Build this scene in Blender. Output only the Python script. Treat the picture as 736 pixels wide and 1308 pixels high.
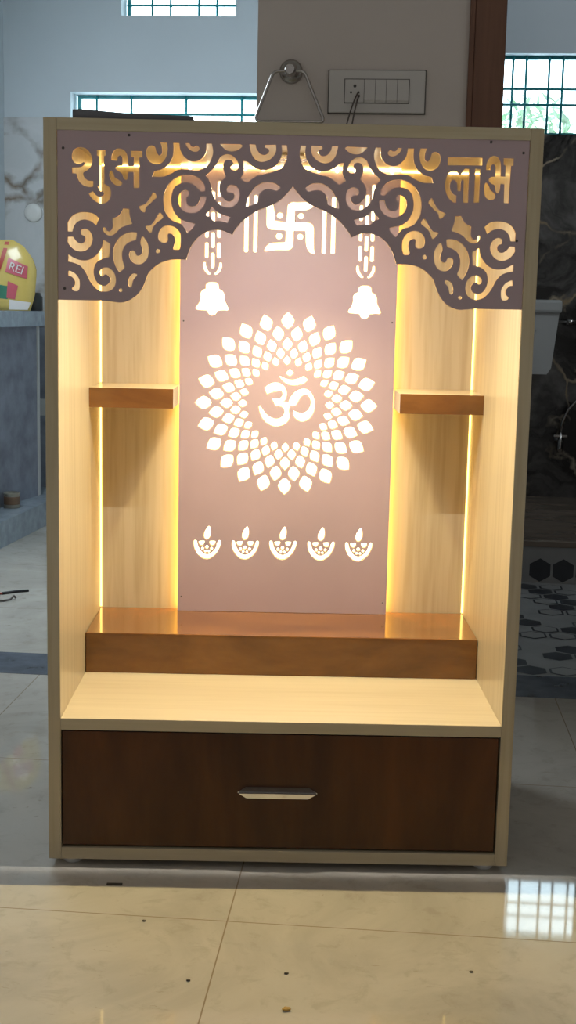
import bpy, bmesh, math, random
from mathutils import Matrix, Vector

for _o in list(bpy.data.objects):
    bpy.data.objects.remove(_o)
SC = bpy.context.scene
COL = SC.collection

# ------------------------------------------------------------------ camera
cam_data = bpy.data.cameras.new('camera')
cam_data.sensor_fit = 'AUTO'
cam_data.sensor_width = 36.0
cam_data.lens = 44.648
cam_data.clip_start = 0.05
cam = bpy.data.objects.new('camera', cam_data)
COL.objects.link(cam)
r_ = Vector((0.99971, -0.00710, 0.02156)).normalized()
b_ = Vector((0.01043, 0.98751, -0.15717)).normalized() * -1
u_ = b_.cross(r_).normalized()
r_ = u_.cross(b_).normalized()
M = Matrix((r_, u_, b_)).transposed().to_4x4()
M.translation = Vector((-0.0177, -1.9898, 0.9197))
cam.matrix_world = M
SC.camera = cam

# ------------------------------------------------------------------ view, world, area lights
SC.view_settings.view_transform = 'Standard'
SC.view_settings.look = 'None'
SC.view_settings.gamma = 1.0
SC.view_settings.use_curve_mapping = False
SC.view_settings.exposure = 0.0
SC.cycles.use_denoising = True
SC.cycles.max_bounces = 10
SC.cycles.sample_clamp_indirect = 6.0

TH = math.radians(-5.3)          # the room stands turned a little against the cabinet
ROOM = Matrix.Rotation(TH, 4, 'Z')

SKY = (0.72, 0.90, 1.0)
SKY_POWER = 9.0
AMBIENT = (1.0, 0.97, 0.94)
AMBIENT_POWER = 0.26
LED_COLOR = (1.0, 0.81, 0.42)
FILL_COLOR = (1.0, 0.97, 0.92)
FILL_POWER = 6.5
DOWNLIGHT_POWER = 41.0

world = bpy.data.worlds.new('world')
SC.world = world
world.use_nodes = True
nt = world.node_tree
nt.nodes.clear()
wo = nt.nodes.new('ShaderNodeOutputWorld')
wb = nt.nodes.new('ShaderNodeBackground')
tc = nt.nodes.new('ShaderNodeTexCoord')
sx = nt.nodes.new('ShaderNodeSeparateXYZ')
mr = nt.nodes.new('ShaderNodeMapRange')
mr.inputs['From Min'].default_value = 0.05
mr.inputs['From Max'].default_value = 0.20
mx = nt.nodes.new('ShaderNodeMix')
mx.data_type = 'RGBA'
mx.inputs[6].default_value = tuple(v * AMBIENT_POWER for v in AMBIENT) + (1,)
mx.inputs[7].default_value = tuple(v * SKY_POWER for v in SKY) + (1,)
nt.links.new(tc.outputs['Generated'], sx.inputs[0])
nt.links.new(sx.outputs['Y'], mr.inputs['Value'])
nt.links.new(mr.outputs['Result'], mx.inputs[0])
nt.links.new(mx.outputs[2], wb.inputs['Color'])
nt.links.new(wb.outputs[0], wo.inputs['Surface'])


def area_light(name, loc, target, sx_, sy_, power, color):
    d = bpy.data.lights.new(name, 'AREA')
    d.shape = 'RECTANGLE'
    d.size = sx_
    d.size_y = sy_
    d.energy = power
    d.color = color
    o = bpy.data.objects.new(name, d)
    COL.objects.link(o)
    loc = ROOM @ Vector(loc)
    target = ROOM @ Vector(target)
    o.rotation_euler = (target - loc).to_track_quat('-Z', 'Y').to_euler()
    o.location = loc
    return o


# added bluish fill for the kitchen, no window there; outside the frame, left
area_light('kitchen_fill', (-1.55, 1.75, 1.75), (-0.3, 2.2, 0.2), 0.9, 1.1, 44, (0.80, 0.91, 1.0))
# added fill for the bathroom's back wall, outside the frame on the right
area_light('bathroom_fill', (1.75, 2.3, 2.5), (0.8, 3.65, 1.9), 0.5, 0.5, 6.8, (0.84, 0.93, 1.0))
# added weak fill from above for the hall, behind the camera
area_light('hall_fill', (0.0, -2.2, 2.6), (0.0, -0.6, 0.0), 1.2, 0.3, 1.5, (1.0, 0.95, 0.88))

# ------------------------------------------------------------------ materials
MATS = {}


def base_mat(name, rough=0.5, metal=0.0, coat=0.0):
    m = bpy.data.materials.new(name)
    m.use_nodes = True
    n = m.node_tree.nodes
    p = n['Principled BSDF']
    p.inputs['Roughness'].default_value = rough
    p.inputs['Metallic'].default_value = metal
    p.inputs['Coat Weight'].default_value = coat
    p.inputs['Coat Roughness'].default_value = 0.06
    MATS[name] = m
    return m, m.node_tree, p


def coords(t, scale=(1, 1, 1), rot=(0, 0, 0), loc=(0, 0, 0)):
    c = t.nodes.new('ShaderNodeTexCoord')
    mp = t.nodes.new('ShaderNodeMapping')
    mp.inputs['Scale'].default_value = scale
    mp.inputs['Rotation'].default_value = rot
    mp.inputs['Location'].default_value = loc
    t.links.new(c.outputs['Object'], mp.inputs['Vector'])
    return mp.outputs[0]


def noise(t, vec, scale, detail=4, rough=0.55, dist=0.0):
    n = t.nodes.new('ShaderNodeTexNoise')
    n.inputs['Scale'].default_value = scale
    n.inputs['Detail'].default_value = detail
    n.inputs['Roughness'].default_value = rough
    n.inputs['Distortion'].default_value = dist
    t.links.new(vec, n.inputs['Vector'])
    return n.outputs['Fac']


def ramp(t, fac, stops):
    r = t.nodes.new('ShaderNodeValToRGB')
    e = r.color_ramp.elements
    e[0].position, e[0].color = stops[0][0], tuple(stops[0][1]) + (1,)
    e[1].position, e[1].color = stops[-1][0], tuple(stops[-1][1]) + (1,)
    for pos, c in stops[1:-1]:
        x = e.new(pos)
        x.color = tuple(c) + (1,)
    t.links.new(fac, r.inputs['Fac'])
    return r.outputs['Color']


def mixc(t, fac, a, b, mode='MIX'):
    m = t.nodes.new('ShaderNodeMix')
    m.data_type = 'RGBA'
    m.blend_type = mode
    for sock, v in ((m.inputs[0], fac), (m.inputs[6], a), (m.inputs[7], b)):
        if isinstance(v, (int, float)):
            sock.default_value = v
        elif isinstance(v, tuple):
            sock.default_value = v + (1,) if len(v) == 3 else v
        else:
            t.links.new(v, sock)
    return m.outputs[2]


def speckled(name, color, var=0.06, scale=12, rough=0.5, metal=0.0, coat=0.0, vec_scale=(1, 1, 1)):
    m, t, p = base_mat(name, rough, metal, coat)
    f = noise(t, coords(t, vec_scale), scale)
    lo = tuple(max(0, c * (1 - var)) for c in color)
    hi = tuple(min(1, c * (1 + var)) for c in color)
    t.links.new(ramp(t, f, [(0.3, lo), (0.7, hi)]), p.inputs['Base Color'])
    return m


def wood(name, dark, light, rough, coat, sc, axis_scale, cathedral=0.5, fine=(0.82, 0.80, 0.76)):
    m, t, p = base_mat(name, rough, 0, coat)
    v = coords(t, axis_scale)
    f1 = noise(t, v, sc, 5, 0.6, 0.4)
    f2 = noise(t, v, sc * 5, 3, 0.6)
    c1 = ramp(t, f1, [(0.25, dark), (0.5, tuple((a + b) / 2 for a, b in zip(dark, light))), (0.75, light)])
    c2 = ramp(t, f2, [(0.34, fine), (0.56, (1, 1, 1))])
    t.links.new(mixc(t, cathedral, c1, c2, 'MULTIPLY'), p.inputs['Base Color'])
    p.inputs['Specular IOR Level'].default_value = 0.35
    return m


def emitter(name, color, power):
    m = bpy.data.materials.new(name)
    m.use_nodes = True
    t = m.node_tree
    t.nodes.clear()
    o = t.nodes.new('ShaderNodeOutputMaterial')
    e = t.nodes.new('ShaderNodeEmission')
    e.inputs['Color'].default_value = tuple(color) + (1,)
    e.inputs['Strength'].default_value = power
    t.links.new(e.outputs[0], o.inputs['Surface'])
    MATS[name] = m
    return m


LAMINATE = wood('cream_laminate', (0.425, 0.352, 0.228), (0.50, 0.423, 0.284), 0.32, 0.15, 9, (1.6, 1.6, 0.07), 0.6, (0.74, 0.70, 0.62))
LAMINATE_H = wood('cream_laminate_lengthwise', (0.425, 0.352, 0.228), (0.50, 0.423, 0.284), 0.32, 0.15, 9, (0.07, 1.6, 1.6), 0.4, (0.80, 0.77, 0.71))
WALNUT = wood('walnut_gloss', (0.028, 0.0070, 0.0008), (0.105, 0.032, 0.004), 0.2, 0.05, 6, (1.5, 1.5, 0.35), 0.5)
WALNUT_H = wood('walnut_gloss_lengthwise', (0.075, 0.027, 0.0045), (0.24, 0.098, 0.020), 0.14, 0.5, 7, (0.5, 1.6, 1.4), 0.5)
MAUVE = speckled('mauve_board', (0.385, 0.283, 0.293), 0.04, 6, 0.38)
MDF = speckled('raw_board_edge', (0.72, 0.50, 0.24), 0.08, 40, 0.6)
CHROME = speckled('chrome', (0.86, 0.84, 0.80), 0.02, 10, 0.08, 1.0)
STEEL = speckled('brushed_steel', (0.42, 0.40, 0.38), 0.05, 20, 0.22, 1.0)
RUBBER = speckled('white_plastic_foot', (0.62, 0.62, 0.60), 0.04, 10, 0.4)
DARKDOT = speckled('dark_screw_and_reflection', (0.05, 0.035, 0.03), 0.1, 10, 0.4)
ACRYLIC = emitter('backlit_acrylic', (1.0, 0.88, 0.60), 3.2)
LED = emitter('led_tape', (1.0, 0.59, 0.13), 32.0)
LEDSOFT = emitter('led_channel', (1.0, 0.64, 0.17), 5.0)
FILLBACK = emitter('fill_tape_back', (1.0, 0.68, 0.22), 10.0)
FILLFRONT = emitter('fill_tape_front', (1.0, 0.68, 0.25), 20.0)
LEDTOP = emitter('led_tape_top', (1.0, 0.64, 0.20), 30.0)
LEDDISC = emitter('led_disc', (1.0, 0.86, 0.60), 6.0)
WALLWARM = speckled('hall_plaster', (0.59, 0.53, 0.49), 0.03, 5, 0.85)
WALLBLUE = speckled('kitchen_plaster', (0.60, 0.65, 0.68), 0.03, 3, 0.8)
CEIL = speckled('ceiling_plaster', (0.75, 0.75, 0.74), 0.02, 3, 0.9)
TEAK = wood('door_frame_wood', (0.115, 0.048, 0.026), (0.21, 0.095, 0.052), 0.4, 0.1, 7, (3, 3, 0.2), 0.6)
TEAL = speckled('teal_enamel', (0.015, 0.26, 0.28), 0.1, 15, 0.4)
WHITEP = speckled('white_plastic', (0.66, 0.65, 0.62), 0.02, 8, 0.35)
SWITCHP = speckled('switch_plastic', (0.55, 0.525, 0.50), 0.02, 8, 0.35)
SWITCHD = speckled('switch_gap', (0.10, 0.09, 0.08), 0.05, 8, 0.5)
CERAMIC = speckled('cistern_plastic', (0.60, 0.60, 0.58), 0.02, 6, 0.25)
GRANITE = speckled('slate_granite', (0.27, 0.285, 0.33), 0.25, 14, 0.35)
THRESH = speckled('threshold_granite', (0.10, 0.115, 0.14), 0.3, 16, 0.22)
BLACKJAR = speckled('dark_jar', (0.03, 0.03, 0.03), 0.1, 10, 0.3)
SLATE = speckled('grey_offcut', (0.10, 0.10, 0.11), 0.15, 20, 0.6)
CORD = speckled('cord_brown', (0.10, 0.08, 0.07), 0.1, 20, 0.5)
CORDRED = speckled('cord_red', (0.45, 0.07, 0.05), 0.1, 20, 0.5)
CORDBLK = speckled('cord_black', (0.02, 0.02, 0.022), 0.1, 20, 0.5)
TIN = speckled('tin_metal', (0.42, 0.38, 0.30), 0.2, 20, 0.35, 0.6)
TINLABEL = speckled('tin_label', (0.20, 0.12, 0.07), 0.2, 20, 0.5)
PACK = speckled('packet_yellow', (0.62, 0.46, 0.12), 0.12, 9, 0.22, 0.0, 0.4)
PACKRED = speckled('packet_red', (0.40, 0.035, 0.02), 0.1, 9, 0.3)
PACKPINK = speckled('packet_logo_red', (0.55, 0.10, 0.13), 0.1, 9, 0.3)
PACKWHITE = speckled('packet_white', (0.74, 0.70, 0.66), 0.04, 9, 0.3)
PACKGREEN = speckled('packet_green', (0.05, 0.20, 0.12), 0.1, 9, 0.3)
CRUMB = speckled('dry_glue', (0.50, 0.30, 0.06), 0.15, 60, 0.5)
GRIT = speckled('dark_grit', (0.06, 0.045, 0.03), 0.2, 60, 0.7)
BARK = speckled('bark', (0.16, 0.10, 0.06), 0.2, 20, 0.9)
LEAF = speckled('leaf_green', (0.40, 0.58, 0.38), 0.25, 10, 0.6)
HEXWHITE = speckled('hex_white', (0.40, 0.40, 0.39), 0.08, 10, 0.3)
HEXDARK = speckled('hex_dark', (0.04, 0.045, 0.055), 0.2, 10, 0.3)
LEDGE = speckled('brown_marble', (0.22, 0.17, 0.13), 0.35, 5, 0.25, vec_scale=(0.6, 2.5, 2.5))


def glass_pane():
    m = bpy.data.materials.new('window_glass')
    m.use_nodes = True
    t = m.node_tree
    t.nodes.clear()
    o = t.nodes.new('ShaderNodeOutputMaterial')
    a = t.nodes.new('ShaderNodeBsdfTransparent')
    a.inputs['Color'].default_value = (0.95, 0.97, 0.97, 1)
    g = t.nodes.new('ShaderNodeBsdfGlossy')
    g.inputs['Roughness'].default_value = 0.02
    fr = t.nodes.new('ShaderNodeFresnel')
    fr.inputs['IOR'].default_value = 1.25
    x = t.nodes.new('ShaderNodeMixShader')
    t.links.new(fr.outputs[0], x.inputs[0])
    t.links.new(a.outputs[0], x.inputs[1])
    t.links.new(g.outputs[0], x.inputs[2])
    t.links.new(x.outputs[0], o.inputs['Surface'])
    return m


GLASS = glass_pane()


def floor_tiles():
    m, t, p = base_mat('vitrified_floor_tile', 0.09)
    v = coords(t, (1, 1, 1), (0, 0, 0), (0.0605, 0.187, 0))
    br = t.nodes.new('ShaderNodeTexBrick')
    br.offset = 0.0
    br.inputs['Scale'].default_value = 1.0
    br.inputs['Brick Width'].default_value = 0.64
    br.inputs['Row Height'].default_value = 0.64
    br.inputs['Mortar Size'].default_value = 0.0013
    br.inputs['Mortar Smooth'].default_value = 0.3
    br.inputs['Color1'].default_value = (0, 0, 0, 1)
    br.inputs['Color2'].default_value = (0, 0, 0, 1)
    br.inputs['Mortar'].default_value = (1, 1, 1, 1)
    t.links.new(v, br.inputs['Vector'])
    n1 = noise(t, v, 3.0, 8, 0.62, 1.2)
    n2 = noise(t, v, 22, 6, 0.65, 0.5)
    c = ramp(t, n1, [(0.30, (0.42, 0.39, 0.335)), (0.55, (0.54, 0.505, 0.44)), (0.75, (0.58, 0.55, 0.485))])
    c2 = ramp(t, n2, [(0.34, (0.80, 0.78, 0.74)), (0.46, (1, 1, 1))])
    c = mixc(t, 0.55, c, c2, 'MULTIPLY')
    # scuff marks and fine dirt
    n3 = noise(t, coords(t, (3, 9, 3), (0, 0, 0.6)), 7, 5, 0.7, 1.5)
    c3 = ramp(t, n3, [(0.655, (1, 1, 1)), (0.70, (0.62, 0.55, 0.44))])
    c = mixc(t, 0.5, c, c3, 'MULTIPLY')
    n4 = noise(t, coords(t, (1.0, 1.7, 1.0)), 34, 2, 0.5)
    c4 = ramp(t, n4, [(0.20, (0.35, 0.30, 0.25)), (0.245, (1, 1, 1))])
    c = mixc(t, 0.8, c, c4, 'MULTIPLY')
    c = mixc(t, br.outputs['Fac'], c, (0.30, 0.24, 0.17))
    t.links.new(c, p.inputs['Base Color'])
    p.inputs['Specular IOR Level'].default_value = 0.36
    rr = t.nodes.new('ShaderNodeMapRange')
    rr.inputs['To Min'].default_value = 0.015
    rr.inputs['To Max'].default_value = 0.05
    t.links.new(n2, rr.inputs['Value'])
    t.links.new(rr.outputs[0], p.inputs['Roughness'])
    return m


FLOOR = floor_tiles()


def veined(name, base, base2, vein, vein2, scale, rough, width=0.04, tile=None):
    m, t, p = base_mat(name, rough)
    v = coords(t)
    warp = t.nodes.new('ShaderNodeTexNoise')
    warp.inputs['Scale'].default_value = scale * 0.8
    warp.inputs['Detail'].default_value = 6
    t.links.new(v, warp.inputs['Vector'])
    add = t.nodes.new('ShaderNodeVectorMath')
    add.operation = 'MULTIPLY_ADD'
    add.inputs[1].default_value = (0.55 / scale * 3,) * 3
    t.links.new(warp.outputs['Color'], add.inputs[0])
    t.links.new(v, add.inputs[2])
    vo = t.nodes.new('ShaderNodeTexVoronoi')
    vo.feature = 'DISTANCE_TO_EDGE'
    vo.inputs['Scale'].default_value = scale
    t.links.new(add.outputs[0], vo.inputs['Vector'])
    cloud = noise(t, add.outputs[0], scale * 0.9, 5, 0.6, 0.6)
    c = ramp(t, cloud, [(0.42, base), (0.68, base2)])
    vn = ramp(t, vo.outputs['Distance'], [(0.0, (1, 1, 1)), (width, (0, 0, 0))])
    vcol = ramp(t, cloud, [(0.4, vein), (0.6, vein2)])
    gate = ramp(t, noise(t, v, scale * 1.4, 3), [(0.42, (0, 0, 0)), (0.58, (1, 1, 1))])
    c = mixc(t, mixc(t, 1.0, vn, gate, 'MULTIPLY'), c, vcol)
    t.links.new(c, p.inputs['Base Color'])
    return m


BLACKMARBLE = veined('black_marble_tile', (0.012, 0.010, 0.009), (0.20, 0.185, 0.17), (0.50, 0.42, 0.31), (0.36, 0.25, 0.13), 3.2, 0.25, 0.035)
WHITEMARBLE = veined('white_marble_tile', (0.52, 0.53, 0.53), (0.60, 0.60, 0.60), (0.17, 0.14, 0.11), (0.24, 0.18, 0.13), 4.0, 0.25, 0.13)
COUNTERSTONE = speckled('counter_edge_stone', (0.36, 0.42, 0.47), 0.15, 25, 0.25)


# ------------------------------------------------------------------ mesh helpers
class MB:
    """collects shapes into one mesh object"""

    def __init__(self, xf=None):
        self.bm = bmesh.new()
        self.xf = xf
        self.slots = []

    def slot(self, m):
        if m not in self.slots:
            self.slots.append(m)
        return self.slots.index(m)

    def box(self, x0, x1, y0, y1, z0, z1, bevel=0.0, mat=None, rot=None):
        r = bmesh.ops.create_cube(self.bm, size=1.0)
        vs = r['verts']
        c = Vector(((x0 + x1) / 2, (y0 + y1) / 2, (z0 + z1) / 2))
        for v in vs:
            v.co = Vector((v.co.x * (x1 - x0), v.co.y * (y1 - y0), v.co.z * (z1 - z0)))
            if rot is not None:
                v.co = rot @ v.co
            v.co += c
        faces = list({f for v in vs for f in v.link_faces})
        if mat is not None:
            k = self.slot(mat)
            for f in faces:
                f.material_index = k
        if bevel > 0:
            es = list({e for v in vs for e in v.link_edges})
            bmesh.ops.bevel(self.bm, geom=es, offset=bevel, segments=2, affect='EDGES', profile=0.6)
        return self

    def prism(self, pts, axis, a, b, mat=None):
        """polygon pts in the plane across axis, pushed from a to b"""
        def P(p, h):
            return {'y': (p[0], h, p[1]), 'z': (p[0], p[1], h), 'x': (h, p[0], p[1])}[axis]
        lo = [self.bm.verts.new(P(p, a)) for p in pts]
        hi = [self.bm.verts.new(P(p, b)) for p in pts]
        n = len(pts)
        fs = [self.bm.faces.new(lo), self.bm.faces.new(list(reversed(hi)))]
        for i in range(n):
            fs.append(self.bm.faces.new((lo[i], hi[i], hi[(i + 1) % n], lo[(i + 1) % n])))
        if mat is not None:
            k = self.slot(mat)
            for f in fs:
                f.material_index = k
        return self

    def tube(self, path, r, seg=8, mat=None, closed=False):
        path = [Vector(p) for p in path]
        rings = []
        n = len(path)
        ref = None
        for i, p in enumerate(path):
            if closed:
                d = path[(i + 1) % n] - path[i - 1]
            else:
                d = path[min(i + 1, n - 1)] - path[max(i - 1, 0)]
            d.normalize()
            if ref is None:
                ref = d.orthogonal().normalized()
            ref = (ref - d * ref.dot(d)).normalized()
            q = d.cross(ref)
            rr = r[i] if isinstance(r, (list, tuple)) else r
            rings.append([self.bm.verts.new(p + (ref * math.cos(2 * math.pi * k / seg) + q * math.sin(2 * math.pi * k / seg)) * rr) for k in range(seg)])
        fs = []
        last = n if closed else n - 1
        for i in range(last):
            A, Bq = rings[i], rings[(i + 1) % n]
            for k in range(seg):
                fs.append(self.bm.faces.new((A[k], A[(k + 1) % seg], Bq[(k + 1) % seg], Bq[k])))
        if not closed:
            fs.append(self.bm.faces.new(list(reversed(rings[0]))))
            fs.append(self.bm.faces.new(rings[-1]))
        for f in fs:
            f.smooth = True
            if mat is not None:
                f.material_index = self.slot(mat)
        return self

    def lathe(self, prof, center, axis='z', seg=28, mat=None):
        """prof: (radius, height) pairs, closed with caps"""
        cx, cy, cz = center
        rings = []
        for r, h in prof:
            ring = []
            for k in range(seg):
                a = 2 * math.pi * k / seg
                u, v = r * math.cos(a), r * math.sin(a)
                co = {'z': (cx + u, cy + v, cz + h), 'y': (cx + u, cy + h, cz + v), 'x': (cx + h, cy + u, cz + v)}[axis]
                ring.append(self.bm.verts.new(co))
            rings.append(ring)
        fs = []
        for A, Bq in zip(rings, rings[1:]):
            for k in range(seg):
                fs.append(self.bm.faces.new((A[k], A[(k + 1) % seg], Bq[(k + 1) % seg], Bq[k])))
        for f in fs:
            f.smooth = True
        fs.append(self.bm.faces.new(list(reversed(rings[0]))))
        fs.append(self.bm.faces.new(rings[-1]))
        if mat is not None:
            k = self.slot(mat)
            for f in fs:
                f.material_index = k
        return self

    def build(self, name, mat=None, parent=None):
        bmesh.ops.recalc_face_normals(self.bm, faces=self.bm.faces[:])
        me = bpy.data.meshes.new(name)
        self.bm.to_mesh(me)
        self.bm.free()
        return link_mesh(name, me, self.slots or [mat], parent, self.xf)


def link_mesh(name, me, mats, parent=None, xf=None):
    for m in mats:
        me.materials.append(m)
    o = bpy.data.objects.new(name, me)
    COL.objects.link(o)
    if xf is not None:
        o.matrix_world = xf
    if parent is not None:
        o.parent = parent
        bpy.context.view_layer.update()
        o.matrix_parent_inverse = parent.matrix_world.inverted()
    return o


def tag(o, label, cat, group=None, kind=None):
    o['label'] = label
    o['category'] = cat
    if group:
        o['group'] = group
    if kind:
        o['kind'] = kind
    return o


def thing(name, label, cat, loc, group=None, xf=None):
    o = bpy.data.objects.new(name, None)
    o.empty_display_size = 0.05
    COL.objects.link(o)
    p = Vector(loc)
    o.location = (xf @ p) if xf is not None else p
    bpy.context.view_layer.update()
    return tag(o, label, cat, group)


def struct(o):
    o['kind'] = 'structure'
    return o


def smooth_loop(pts, n=5):
    """Catmull-Rom through the points; a third element marks a sharp corner"""
    N = len(pts)
    P = [Vector((p[0], p[1])) for p in pts]
    cor = [len(p) > 2 for p in pts]
    out = []
    for i in range(N):
        j = (i + 1) % N
        a, b = P[i], P[j]
        ta = (b - P[i - 1]) * 0.5 if not cor[i] else (b - a) * 0.5
        tb = (P[(j + 1) % N] - a) * 0.5 if not cor[j] else (b - a) * 0.5
        L = (b - a).length
        if cor[i] and cor[j]:
            out.append(a)
            continue
        if ta.length > L:
            ta *= L / ta.length
        if tb.length > L:
            tb *= L / tb.length
        for k in range(n):
            s = k / n
            s2, s3 = s * s, s * s * s
            out.append(a * (2 * s3 - 3 * s2 + 1) + ta * (s3 - 2 * s2 + s) + b * (-2 * s3 + 3 * s2) + tb * (s3 - s2))
    return [(v.x, v.y) for v in out]


def cut_plate(name, outline, holes, y0, y1, mat, edge_mat, parent, slope=0.0):
    """a flat board standing in the xz plane between y0 and y1, with holes cut through it"""
    cu = bpy.data.curves.new(name, 'CURVE')
    cu.dimensions = '2D'
    cu.fill_mode = 'BOTH'
    cu.extrude = (y1 - y0) / 2
    for loop in [outline] + holes:
        sp = cu.splines.new('POLY')
        sp.points.add(len(loop) - 1)
        for pt, (x, z) in zip(sp.points, loop):
            pt.co = (x, z, 0, 1)
        sp.use_cyclic_u = True
    tmp = bpy.data.objects.new(name, cu)
    COL.objects.link(tmp)
    bpy.context.view_layer.update()
    dg = bpy.context.evaluated_depsgraph_get()
    me = bpy.data.meshes.new_from_object(tmp.evaluated_get(dg))
    bpy.data.objects.remove(tmp)
    bpy.data.curves.remove(cu)
    me.name = name
    ym = (y0 + y1) / 2
    shift = {}
    if slope > 0:
        for loop in holes:
            n = len(loop)
            area = sum(loop[i][0] * loop[(i + 1) % n][1] - loop[(i + 1) % n][0] * loop[i][1] for i in range(n)) / 2
            sgn = 1 if area > 0 else -1
            span = min(max(p[0] for p in loop) - min(p[0] for p in loop), max(p[1] for p in loop) - min(p[1] for p in loop))
            o = min(slope, span * 0.16)
            for i in range(n):
                a, b = Vector(loop[i - 1]), Vector(loop[(i + 1) % n])
                d = (b - a)
                if d.length < 1e-9:
                    continue
                d.normalize()
                shift[(round(loop[i][0], 5), round(loop[i][1], 5))] = (-d.y * sgn * o, d.x * sgn * o)
    for v in me.vertices:
        x, z, d = v.co
        if d < 0 and slope > 0:
            sx_, sz_ = shift.get((round(x, 5), round(z, 5)), (0, 0))
            x, z = x + sx_, z + sz_
        v.co = (x, ym - d, z)
    me.materials.clear()
    bm = bmesh.new()
    bm.from_mesh(me)
    bmesh.ops.remove_doubles(bm, verts=bm.verts[:], dist=1e-5)
    bmesh.ops.recalc_face_normals(bm, faces=bm.faces[:])
    for f in bm.faces:
        f.smooth = False
        f.material_index = 0 if abs(f.normal.y) > 0.95 else 1
    bm.to_mesh(me)
    bm.free()
    return link_mesh(name, me, [mat, edge_mat], parent)


def text_mesh(name, body, size, depth, mat, parent, mw):
    cu = bpy.data.curves.new(name, 'FONT')
    cu.body = body
    cu.size = size
    cu.extrude = depth
    cu.align_x = 'CENTER'
    cu.align_y = 'CENTER'
    tmp = bpy.data.objects.new(name, cu)
    COL.objects.link(tmp)
    bpy.context.view_layer.update()
    me = bpy.data.meshes.new_from_object(tmp.evaluated_get(bpy.context.evaluated_depsgraph_get()))
    bpy.data.objects.remove(tmp)
    bpy.data.curves.remove(cu)
    me.materials.clear()
    return link_mesh(name, me, [mat], parent, mw)


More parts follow.
